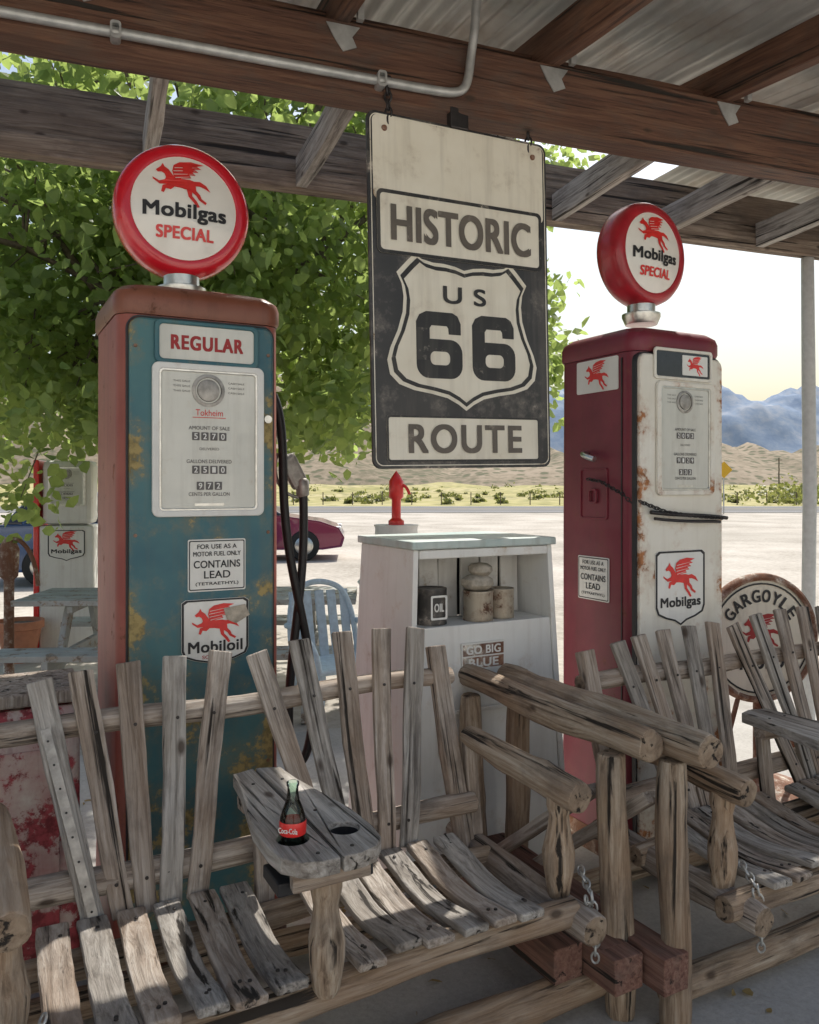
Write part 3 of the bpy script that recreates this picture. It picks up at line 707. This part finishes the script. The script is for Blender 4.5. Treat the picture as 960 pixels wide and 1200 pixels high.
label_lead(sd, 0, 1.12, -.002, .19, .18)
tube(sd, 'crank_handle', [(-.04,-.005,1.635),(-.035,-.05,1.64),(.0,-.055,1.625),(.06,-.05,1.61)], .012, M['chrome'])
chain(sd, 'side_chain', [(.0,-.03,1.53),(.08,-.035,1.52),(.2,-.03,1.47),(.25,-.02,1.43)], .018, M['steel_dark'])
box(sd, 'vertical_seam', (.165, -.001, 1.06), (.006, .004, 1.9), M['steel_dark'], 0)
globe(g2, 2.485, M['globe_red_old'], .95, R(5), .02)

g3 = empty('gas_pump', (-3.35, 8.1, -.12), R(12))
box(g3, 'body', (0, 0, .62), (.50, .4, 1.24), M['white_cab'], .02)
box(g3, 'head', (0, 0, 1.56), (.46, .36, .62), M['white_cab'], .05)
box(g3, 'red_side', (-.275, 0, .95), (.05, .41, 1.85), M['red'], .01)
dial(g3, 0, 1.62, -.185, .30, .34, M['chrome'], False)
crest(g3, 0, 1.05, -.205, .34, .30, 'Mobilgas')

# ------------------------------------------------------------ display cabinet
cab = empty('display_cabinet', UV(.016*.883+2.95*.469+.31, -.016*.469+2.95*.883+.225), ROW)
m_ = M['white_cab']
def quadpanel(name, b4, t4, mat=m_): return hexa(cab, name, b4, t4, mat)
quadpanel('left_side', [(-.37,-.27,0),(-.345,-.27,0),(-.345,.25,0),(-.37,.25,0)], [(-.31,-.225,1.27),(-.288,-.225,1.27),(-.288,.225,1.27),(-.31,.225,1.27)])
quadpanel('right_side', [(.345,-.27,0),(.37,-.27,0),(.37,.25,0),(.345,.25,0)], [(.288,-.225,1.27),(.31,-.225,1.27),(.31,.225,1.27),(.288,.225,1.27)])
quadpanel('front_panel', [(-.342,-.262,.0),(.342,-.262,.0),(.342,-.24,.0),(-.342,-.24,.0)], [(-.300,-.227,.985),(.300,-.227,.985),(.300,-.205,.985),(-.300,-.205,.985)])
quadpanel('top_rail', [(-.286,-.228,1.235),(.286,-.228,1.235),(.286,-.208,1.235),(-.286,-.208,1.235)], [(-.286,-.228,1.268),(.286,-.228,1.268),(.286,-.208,1.268),(-.286,-.208,1.268)])
box(cab, 'top', (0, 0, 1.286), (.645, .48, .03), M['teal_white'], .006)
box(cab, 'shelf', (0, -.10, .972), (.594, .20, .02), m_, .003)
for i in range(6):
    x = -.24+i*.096
    board(cab, 'back_slat', (x, -.02-.01*(i % 2), .985), (x, -.02-.01*(i % 2), 1.262), .086, .014, M['white_wood'], n=3)
box(cab, 'inner_dark', (0, .02, 1.12), (.57, .01, .28), M['dark'], 0)
ring(cab, 'slot_frame', rr(.40,.16,.01,-.02,.60), rr(.37,.13,.008,-.02,.60), -.262, -.249, m_, .003)
prism(cab, 'sticker', rr(.19,.105,.004,-.02,.865), -.2395, -.2315, M['label'])
box(cab, 'sticker_band', (-.02, -.2405, .89), (.18, .0015, .042), M['rust'], 0)
text(cab, 'GO BIG', .15, .030, (-.02, -.2418, .89), M['label'], .04)
box(cab, 'sticker_band_low', (-.02, -.2405, .842), (.18, .0015, .042), M['rust'], 0)
text(cab, 'BLUE', .13, .030, (-.02, -.2418, .842), M['label'], .04)
def can(x, y, r, h, mat, z=.983):
    lathe(cab, 'oil_can', [(0,0),(r,0),(r*1.02,.004),(r,.01),(r,h-.01),(r*1.02,h-.004),(r,h),(r*.94,h-.003),(0,h-.004)], mat, (x, y, z), 'z', 28)
cm = paint('old_can', (0.36,0.30,0.22), (0.50,0.44,0.35), (0.10,0.05,0.03), 0.52, 12, 0.5, 0.3)
can(-.185, -.13, .06, .135, M['signblack']); can(.02, -.14, .058, .115, cm); can(.135, -.12, .056, .115, cm)
ring(cab, 'can_label', rr(.07,.09,.006,-.185,1.05), rr(.055,.075,.005,-.185,1.05), -.1935, -.192, M['label'])
text(cab, 'OIL', .04, .03, (-.185,-.194,1.05), M['label'], .03)
for (x, z, s) in ((.02, 1.125, .06), (.035, 1.175, .05)):
    lathe(cab, 'rock', [(0,-.5*s),(.7*s,-.42*s),(1.0*s,-.1*s),(.95*s,.25*s),(.6*s,.5*s),(0,.58*s)], M['stone'], (x, -.13, z), 'z', 20, jit=.25)

# ------------------------------------------------------------ glider benches
def make_bench(u0, v0, dz, lstand, rstand, seed):
    random.seed(seed)
    b = empty('glider_bench', UV(u0, v0, 0), ROW)
    def Q(u, v, z): return (u-.7, v-1.9, z+dz)
    def Qg(u, v, z): return (u-.7, v-1.9, z)
    T = [.147,.251,.370,.498,.625,.731,.865,1.004,1.142,1.265]; Bt = [.261,.33,.385,.447,.512,.883,.943,1.002,1.066,1.136]
    TZ = [.995,1.01,1.02,1.025,1.025,1.01,1.04,1.05,1.05,1.04]
    for i in range(10):
        board(b, 'back_slat', Q(Bt[i], 2.145, .425+random.uniform(-.01,.01)), Q(T[i], 2.335, TZ[i]), .054+random.uniform(-.003,.004), .019,
              M['wood'] if i % 3 else M['wood_gray'], n=8, jit=.003, bend=lambda f, k=random.uniform(-.006,.006): k*math.sin(math.pi*f), w1=.064)
        for f in (.13, .74):
            p = Vector(Q(Bt[i], 2.145, .425)).lerp(Vector(Q(T[i], 2.335, TZ[i])), f)
            lathe(b, 'nail', [(0,-.0025),(.0045,-.002),(.005,0)], M['steel_dark'], (p.x+random.uniform(-.01,.01), p.y-.0125, p.z), 'y', 8)
    log(b, 'upper_back_rail', Q(-.02, 2.335, .865), Q(1.40, 2.335, .875), .033, .028, M['wood'])
    log(b, 'lower_back_rail', Q(.0, 2.205, .50), Q(1.40, 2.205, .50), .036, .034, M['wood'])
    for u in (.02, 1.35):
        board(b, 'end_post', Q(u, 2.16, .33), Q(u-.01, 2.345, .975), .06, .038, M['wood'], n=6)
    wav = lambda f: .016*math.cos(2*math.pi*f*.85+.3)-.012*f
    for g in (.165, .80):
        for i in range(6):
            u = g+i*.0885; zt = random.uniform(-.004,.004)
            board(b, 'seat_slat', Q(u, 2.13, .425+zt), Q(u+random.uniform(-.008,.008), 1.675+random.uniform(-.014,.012), .425-zt), .072+random.uniform(-.004,.004), .022, M['wood_gray'] if (i+seed) % 2 else M['wood'],
                  n=12, bend=wav, bevel=.006, jit=.003)
            for v in (2.08, 1.735, 1.725):
                f = (2.13-v)/.455
                lathe(b, 'nail', [(.005,-.001),(.0045,.002),(0,.003)], M['steel_dark'], (u-.7+random.uniform(-.015,.015), v-1.9, .425+dz+.0125+wav(f)), 'z', 8)
    log(b, 'front_seat_rail', Q(-.02, 1.73, .365), Q(1.42, 1.73, .365), .040, .038, M['log'])
    log(b, 'rear_seat_rail', Q(.0, 2.09, .368), Q(1.40, 2.09, .368), .036, .036, M['log'])
    for u in (.045, 1.405):
        log(b, 'side_rail', Q(u, 2.32, .365), Q(u+.01, 1.645, .345), .040, .044, M['wood'])
        log(b, 'arm_log', Q(u, 2.24, .70), Q(u+.012, 1.70, .675), .035, .043, M['log'])
        lathe(b, 'arm_post', [(.022,0),(.030,.02),(.042,.09),(.044,.13),(.030,.20),(.028,.23),(.036,.26),(.034,.30)], M['log'], Q(u+.01, 1.79, .37), 'z', 18, jit=.12)
        board(b, 'rear_arm_stub', Q(u, 2.2, .40), Q(u, 2.24, .70), .04, .04, M['wood'])
        chain(b, 'hanger_chain', [Q(u+.075, 1.775, .44), Q(u+.05, 1.70, .405), Q(u+.055, 1.69, .33), Q(u+.06, 1.70, .22)], .026, M['metal'])
        chain(b, 'hanger_chain', [Q(u+.03, 1.70, .402), Q(u+.065, 1.72, .36), Q(u+.05, 1.71, .29)], .026, M['metal'])
    # centre tray: two shaped planks, each with a round cup hole
    for sg in (-1, 1):
        P = [(.004,2.22),(.066,2.20),(.075,2.1),(.122,1.84),(.126,1.72),(.118,1.655),(.088,1.615),(.045,1.60),(.004,1.60)]
        outer = [Vector((.69+sg*x-.7, y-1.9, 0)) for x, y in P]
        S = 32; hc = (.69+sg*.062-.7, 1.735-1.9)
        hole = [Vector((hc[0]+.036*math.cos(2*math.pi*k/S), hc[1]+.036*math.sin(2*math.pi*k/S), 0)) for k in range(S)]
        tris = tessellate_polygon([outer, hole]); allp = outer+hole; n = len(allp); no = len(outer)
        # stored with the grain axis along local Z
        rot = Matrix.Rotation(R(90), 4, 'X'); inv = rot.inverted()
        vs = [inv @ Vector((p.x, p.y, .68+dz)) for p in allp]+[inv @ Vector((p.x, p.y, .715+dz)) for p in allp]
        fs = [tuple(t) for t in tris]+[tuple(q+n for q in t) for t in tris]
        fs += [(i, (i+1) % no, n+(i+1) % no, n+i) for i in range(no)]
        fs += [(no+k, no+(k+1) % S, n+no+(k+1) % S, n+no+k) for k in range(S)]
        ob = mkobj('tray_plank', vs, fs, M['wood_gray'], b, bevel=.003); ob.matrix_basis = rot
        lathe(b, 'cup_hole_shade', [(.0355,0),(.0355,.055)], M['dark'], Q(.69+sg*.062, 1.735, .648), 'z', 32, cap=False)  # near-black sleeve added so the cup hole reads as deep shade
        for v in (2.1, 1.86, 1.64):
            lathe(b, 'nail', [(.005,-.001),(.0045,.0015),(0,.002)], M['steel_dark'], Q(.69+sg*.04, v, .7155), 'z', 8)
    board(b, 'tray_cup_base', Q(.575, 1.74, .632), Q(.805, 1.74, .632), .11, .03, M['dark'], side=(0,1,0))  # supporting board, coloured near-black for the shade inside the cup holes
    board(b, 'tray_cleat', Q(.60, 1.665, .655), Q(.78, 1.665, .655), .03, .045, M['wood'], side=(0,1,0))
    board(b, 'tray_cleat', Q(.62, 2.12, .66), Q(.76, 2.12, .66), .05, .035, M['wood'], side=(0,1,0))
    lathe(b, 'tray_post', [(.022,0),(.030,.015),(.040,.08),(.042,.12),(.030,.175),(.027,.20),(.034,.235),(.034,.26)], M['log'], Q(.69, 1.69, .375), 'z', 18, jit=.12)
    board(b, 'tray_rear_post', Q(.69, 2.13, .36), Q(.69, 2.17, .68), .05, .03, M['wood'])
    for u in (lstand, rstand):
        for v in (1.78, 2.52):
            log(b, 'stand_post', Qg(u+random.uniform(-.02,.02), v, 0), Qg(u, v, .745), .044, .040, M['log'])
        log(b, 'stand_top_rail', Qg(u+.03, 2.64, .80), Qg(u+.02, 1.66, .79), .042, .049, M['log'])
        board(b, 'stand_low_rail', Qg(u-.05, 2.6, .19), Qg(u-.05, 1.72, .19), .09, .10, M['block_red'])
        board(b, 'stand_low_block', Qg(u-.16, 2.3, .19), Qg(u-.16, 1.78, .19), .10, .095, M['block_red'])
        board(b, 'stand_brace', Qg(u-.02, 2.5, .12), Qg(u-.01, 1.85, .62), .05, .035, M['wood'])
    log(b, 'floor_log', Qg(lstand, 1.82, .085), Qg(rstand, 1.82, .085), .042, .05, M['log'])
    log(b, 'floor_log', Qg(lstand, 2.45, .06), Qg(rstand, 2.45, .06), .042, .042, M['log'])
    return b
b1 = make_bench(.7, 1.9, 0, -.26, 1.60, 4)
b2 = make_bench(.7+1.86, 1.9-.12, -.045, -.15, 1.75, 9)
q0 = Vector((.261-.7, 2.129-1.9, .43)); q1 = Vector((.16-.7, 2.282-1.9, .88))
board(b1, 'metal_strap', q0, q1, .024, .003, M['alu'], n=4, jit=0.0, bevel=0)
for k in range(8):
    p = q0.lerp(q1, (k+.5)/8); lathe(b1, 'strap_hole', [(0,-.001),(.003,-.001),(.003,0)], M['dark'], (p.x, p.y-.0022, p.z), 'y', 8)

bot = empty('soda_bottle', UV(.69-.062, 1.735, .649), 0)
lathe(bot, 'glass', [(0,.0),(.026,0),(.029,.004),(.0295,.03),(.0275,.055),(.0265,.075),(.029,.095),(.0285,.115),(.022,.135),(.015,.152),(.0122,.17),(.0122,.183),(.0142,.185),(.0142,.192),(.011,.194)], M['glass'], seg=32, cap=False)
lathe(bot, 'label', [(.0295,.080),(.0300,.086),(.0305,.095),(.0300,.106),(.0292,.109)], M['red'], seg=32, cap=False)
e = empty('label_side', (0,0,0), R(-12), bot)
text(e, 'Coca-Cola', .044, .012, (0, -.0315, .095), M['label'], .02)

# ------------------------------------------------------------ round rusted sign
rs = empty('round_oil_sign', (1.70, 3.98, 0), R(12))
zc = .765
lathe(rs, 'sign_rim', [(.280,-.02),(.295,-.03),(.31,-.02),(.315,0),(.31,.02),(.295,.03),(.280,.02)], M['rust'], (0,0,zc), 'y', 64, cap=False)
lathe(rs, 'sign_face', [(0,-.012),(.285,-.010),(.285,.01),(0,.012)], M['signwhite'], (0,0,zc), 'y', 64)
for i, chh in enumerate('GARGOYLE'):
    a = R(145-i*110/7.0); x = .205*math.cos(a); z = .205*math.sin(a)
    t = text(rs, chh, .042, .058, (x, -.0145, zc+z), M['black'], .04); t.rotation_euler = (0, -(a-math.pi/2), 0)
emblem(rs, .11, (0, -.0145, zc+.03), M['darkred'])
text(rs, 'Mobiloil', .34, .075, (0, -.0145, zc-.11), M['black'], .03)
ring(rs, 'face_ring', [(.268*math.cos(2*math.pi*k/48), zc+.268*math.sin(2*math.pi*k/48)) for k in range(48)], [(.260*math.cos(2*math.pi*k/48), zc+.260*math.sin(2*math.pi*k/48)) for k in range(48)], -.0145, -.0125, M['black'])
lathe(rs, 'sign_stem', [(.03,.02),(.03,.47)], M['rust'], seg=20)
lathe(rs, 'sign_base', [(0,0),(.26,0),(.26,.03),(.2,.06),(.05,.10),(.03,.12)], M['rust'], seg=40)
for q in (-.12, .12): log(rs, 'base_rod', (q*2.0, 0, .05), (q, 0, .48), .012, .012, M['rust'], M['rust'], jit=0, kn=False)

pc = empty('peeling_paint_cabinet', (-1.34, 2.47, 0), ROW)
loft(pc, 'casing', [(.62,.30,.03,.0),(.62,.30,.03,.82),(.60,.28,.03,.84)], M['peel'])
box(pc, 'wooden_top', (0, 0, .87), (.64, .32, .04), M['wood'], .008)
prism(pc, 'door_panel', rr(.5,.6,.02,0,.42), -.158, -.15, M['peel'], .003)

# ------------------------------------------------------------ things behind
pt = empty('picnic_table', (-1.60, 6.15, -.12), R(3))
for i in range(5): board(pt, 'top_plank', (-1.2, -.32+i*.155, .80), (1.2, -.32+i*.155, .80), .14, .04, M['tablepaint'], side=(0,1,0))
for y in (-.75, -.60, .62, .77): board(pt, 'bench_plank', (-1.2, y, .50), (1.2, y, .50), .14, .04, M['tablepaint'], side=(0,1,0))
for x in (-.85, .85):
    for sg in (-1, 1): board(pt, 'leg', (x, sg*.62, 0), (x, sg*.22, .78), .09, .04, M['tablepaint'], side=(0,1,0))
    board(pt, 'cross_beam', (x+.045, -.82, .44), (x+.045, .82, .44), .04, .09, M['tablepaint'], side=(1,0,0))
    board(pt, 'top_beam', (x+.045, -.36, .755), (x+.045, .36, .755), .04, .05, M['tablepaint'], side=(1,0,0))

def car(loc, rz, paintm):
    c = empty('parked_car', loc, rz)
    prof = [(-2.25,.35),(-2.32,.55),(-2.28,.85),(-2.15,1.0),(-1.2,1.02),(-.2,1.03),(.95,.98),(1.75,.86),(2.15,.72),(2.28,.5),(2.22,.3),(1.8,.24),(-1.9,.24)]
    vs = []; fs = []; n = len(prof); rows = [(-.86,.93),(-.90,1.0),(.90,1.0),(.86,.93)]
    for y, s in rows:
        for x, z in prof: vs.append((x*(.985 if s < 1 else 1), y, .55+(z-.55)*s))
    for r_ in range(3):
        for k in range(n): fs.append((r_*n+k, r_*n+(k+1)%n, (r_+1)*n+(k+1)%n, (r_+1)*n+k))
    fs.append(tuple(range(n))); fs.append(tuple(3*n+k for k in range(n)))
    mkobj('body', vs, fs, paintm, c, bevel=.05, segs=3)
    hexa(c, 'windows', [(-2.05,-.80,1.0),(1.0,-.80,.97),(1.0,.80,.97),(-2.05,.80,1.0)], [(-1.65,-.62,1.46),(.1,-.62,1.48),(.1,.62,1.48),(-1.65,.62,1.46)], M['glassdark'], .04)
    hexa(c, 'roof', [(-1.7,-.64,1.45),(.14,-.64,1.46),(.14,.64,1.46),(-1.7,.64,1.45)], [(-1.55,-.56,1.52),(-.05,-.56,1.53),(-.05,.56,1.53),(-1.55,.56,1.52)], paintm, .03)
    for x in (-1.72, -.75, .2):
        for sg in (-1, 1):
            xt = x*.75-.15
            log(c, 'pillar', (x, sg*.80, 1.0), (xt, sg*.63, 1.47), .035, .03, paintm, paintm, jit=0, kn=False)
    for x in (-1.4, 1.4):
        for sg in (-1, 1):
            lathe(c, 'wheel', [(0,-.11),(.2,-.11),(.22,-.10),(.31,-.10),(.33,-.07),(.33,.07),(.31,.10),(.22,.10),(0,.10)], M['tyre'], (x, sg*.82, .33), 'y', 28)
            lathe(c, 'hub', [(0,-.02),(.17,-.02),(.2,0),(.2,.02),(0,.02)], M['chrome'], (x, sg*.935, .33), 'y', 20)
    for sg in (-1, 1):
        box(c, 'tail_lamp', (-2.26, sg*.72, .86), (.14, .34, .22), M['red'], .02)
        box(c, 'head_lamp', (2.12, sg*.68, .68), (.16, .3, .12), M['label'], .03)
    box(c, 'bumper', (-2.27, 0, .5), (.1, 1.7, .12), M['steel_dark'], .03)
car((-3.75, 18.6, -.12), R(4), M['carpaint'])
car((-4.75, 14.4, -.12), R(14), M['carblue'])

pot = empty('terracotta_pot', (-3.62, 7.6, -.12))
lathe(pot, 'pot', [(0,0),(.13,0),(.19,.30),(.215,.31),(.215,.38),(.19,.38),(.18,.33),(0,.32)], M['terracotta'])
lathe(pot, 'soil', [(0,.34),(.182,.345),(.182,.33)], M['bark'])
rp = empty('rusty_water_pump', (-3.30, 6.75, -.12))
lathe(rp, 'column', [(.06,0),(.06,.05),(.04,.08),(.04,.85),(.07,.88),(.08,1.1),(.06,1.15),(.03,1.2)], M['rust'], seg=24)
tube(rp, 'handle', [(0,0,1.18),(.12,0,1.22),(.22,0,1.05),(.24,0,.8)], .018, M['rust'])
tube(rp, 'spout', [(0,-.0,.95),(-.12,-.02,.96),(-.2,-.02,.86)], .025, M['rust'])
hp = empty('hand_pump_on_drum', (-.10, 6.2, -.12))
lathe(hp, 'drum', [(0,0),(.28,0),(.29,.02),(.28,.04),(.28,.42),(.29,.44),(.28,.46),(.28,.88),(.295,.90),(.28,.92),(.18,.93),(.16,1.30),(.17,1.33),(0,1.33)], M['white_cab'])
lathe(hp, 'pump_column', [(.06,1.33),(.06,1.36),(.035,1.38),(.035,1.52),(.055,1.54),(.055,1.66),(.03,1.70),(.0,1.74)], M['red'], seg=24)
tube(hp, 'pump_handle', [(0,0,1.62),(.07,-.02,1.66),(.10,-.02,1.56)], .012, M['red'])
ch = empty('plastic_chair', (-.43, 4.95, -.0), R(-150))
box(ch, 'seat', (0,0,.43), (.44,.44,.03), M['bluepl'], .012)
for i in range(5): board(ch, 'back_slat', (-.17+i*.085, -.2, .44), (-.17+i*.085, -.30, .84), .06, .012, M['bluepl'], bevel=.004)
tube(ch, 'back_hoop', [(-.22,-.18,.43),(-.23,-.28,.8),(-.1,-.32,.90),(.1,-.32,.90),(.23,-.28,.8),(.22,-.18,.43)], .018, M['bluepl'])
for sx_ in (-1, 1):
    for sy_ in (-1, 1): board(ch, 'leg', (sx_*.24, sy_*.24, 0), (sx_*.19, sy_*.19, .43), .04, .03, M['bluepl'])
    tube(ch, 'arm', [(sx_*.23,-.26,.64),(sx_*.25,.0,.66),(sx_*.24,.2,.62),(sx_*.21,.2,.44)], .018, M['bluepl'])
rsn = empty('road_sign', (18.6, 48.5, -.12))
log(rsn, 'sign_post', (0,0,0), (0,0,2.6), .04, .04, M['metal'], M['metal'], jit=0, kn=False)
prism(rsn, 'warning_plate', [(0,3.1),(.5,2.6),(0,2.1),(-.5,2.6)], -.06, -.045, M['yellow'])
up = empty('utility_pole', (46, 102, -.12))
log(up, 'pole', (0,0,0), (0,0,5.2), .10, .07, M['bark'], M['bark'], jit=0, kn=False)
board(up, 'crossarm', (-.4,0,4.9), (.4,0,4.9), .08, .08, M['bark'], side=(0,1,0))
vs = []; fs = []
for i in range(60):
    x = -70+i*2.6; y = 72; b0 = len(vs); s = .04
    for zz in (-.13, 1.0):
        for (a, b_) in ((-s,-s),(s,-s),(s,s),(-s,s)): vs.append((x+a, y+b_, zz))
    fs += [tuple(b0+q for q in f) for f in ((0,1,5,4),(1,2,6,5),(2,3,7,6),(3,0,4,7),(4,5,6,7))]
for zz in (.5, .9):
    b0 = len(vs); vs += [(-70,71.9,zz),(84,71.9,zz),(84,71.9,zz+.012),(-70,71.9,zz+.012)]; fs.append((b0,b0+1,b0+2,b0+3))
mkobj('wire_fence', vs, fs, M['bark'])

# ------------------------------------------------------------ light, sky, camera
el, az = R(54), math.atan2(.42, .9)
S = Vector((math.sin(az)*math.cos(el), math.cos(az)*math.cos(el), math.sin(el)))
sun = bpy.data.lights.new('sun', 'SUN'); sun.energy = 5.0; sun.angle = R(.5); sun.color = (1.0, .96, .89)
so = bpy.data.objects.new('sun', sun); COL.objects.link(so); so.rotation_euler = (-S).to_track_quat('-Z', 'Y').to_euler(); so.location = (5, 10, 12)
w = bpy.data.worlds.new('World'); sc.world = w; w.use_nodes = True
nt = w.node_tree; bg = nt.nodes['Background']; sky = nt.nodes.new('ShaderNodeTexSky')
sky.sky_type = 'NISHITA'; sky.sun_disc = False; sky.sun_elevation = el; sky.sun_rotation = az; sky.dust_density = 4.0; sky.air_density = 1.5; sky.ozone_density = 2.0
nt.links.new(sky.outputs[0], bg.inputs[0]); bg.inputs[1].default_value = .15
cam = bpy.data.cameras.new('camera'); co_ = bpy.data.objects.new('camera', cam); COL.objects.link(co_)
co_.location = (0, 0, 1.5); co_.rotation_euler = (R(90), 0, 0)
cam.sensor_fit = 'VERTICAL'; cam.sensor_height = 36; cam.lens = 28.8; cam.shift_y = -.025; cam.clip_end = 20000; cam.clip_start = .05
sc.camera = co_
sc.view_settings.view_transform = 'Standard'; sc.view_settings.look = 'None'; sc.view_settings.exposure = 0
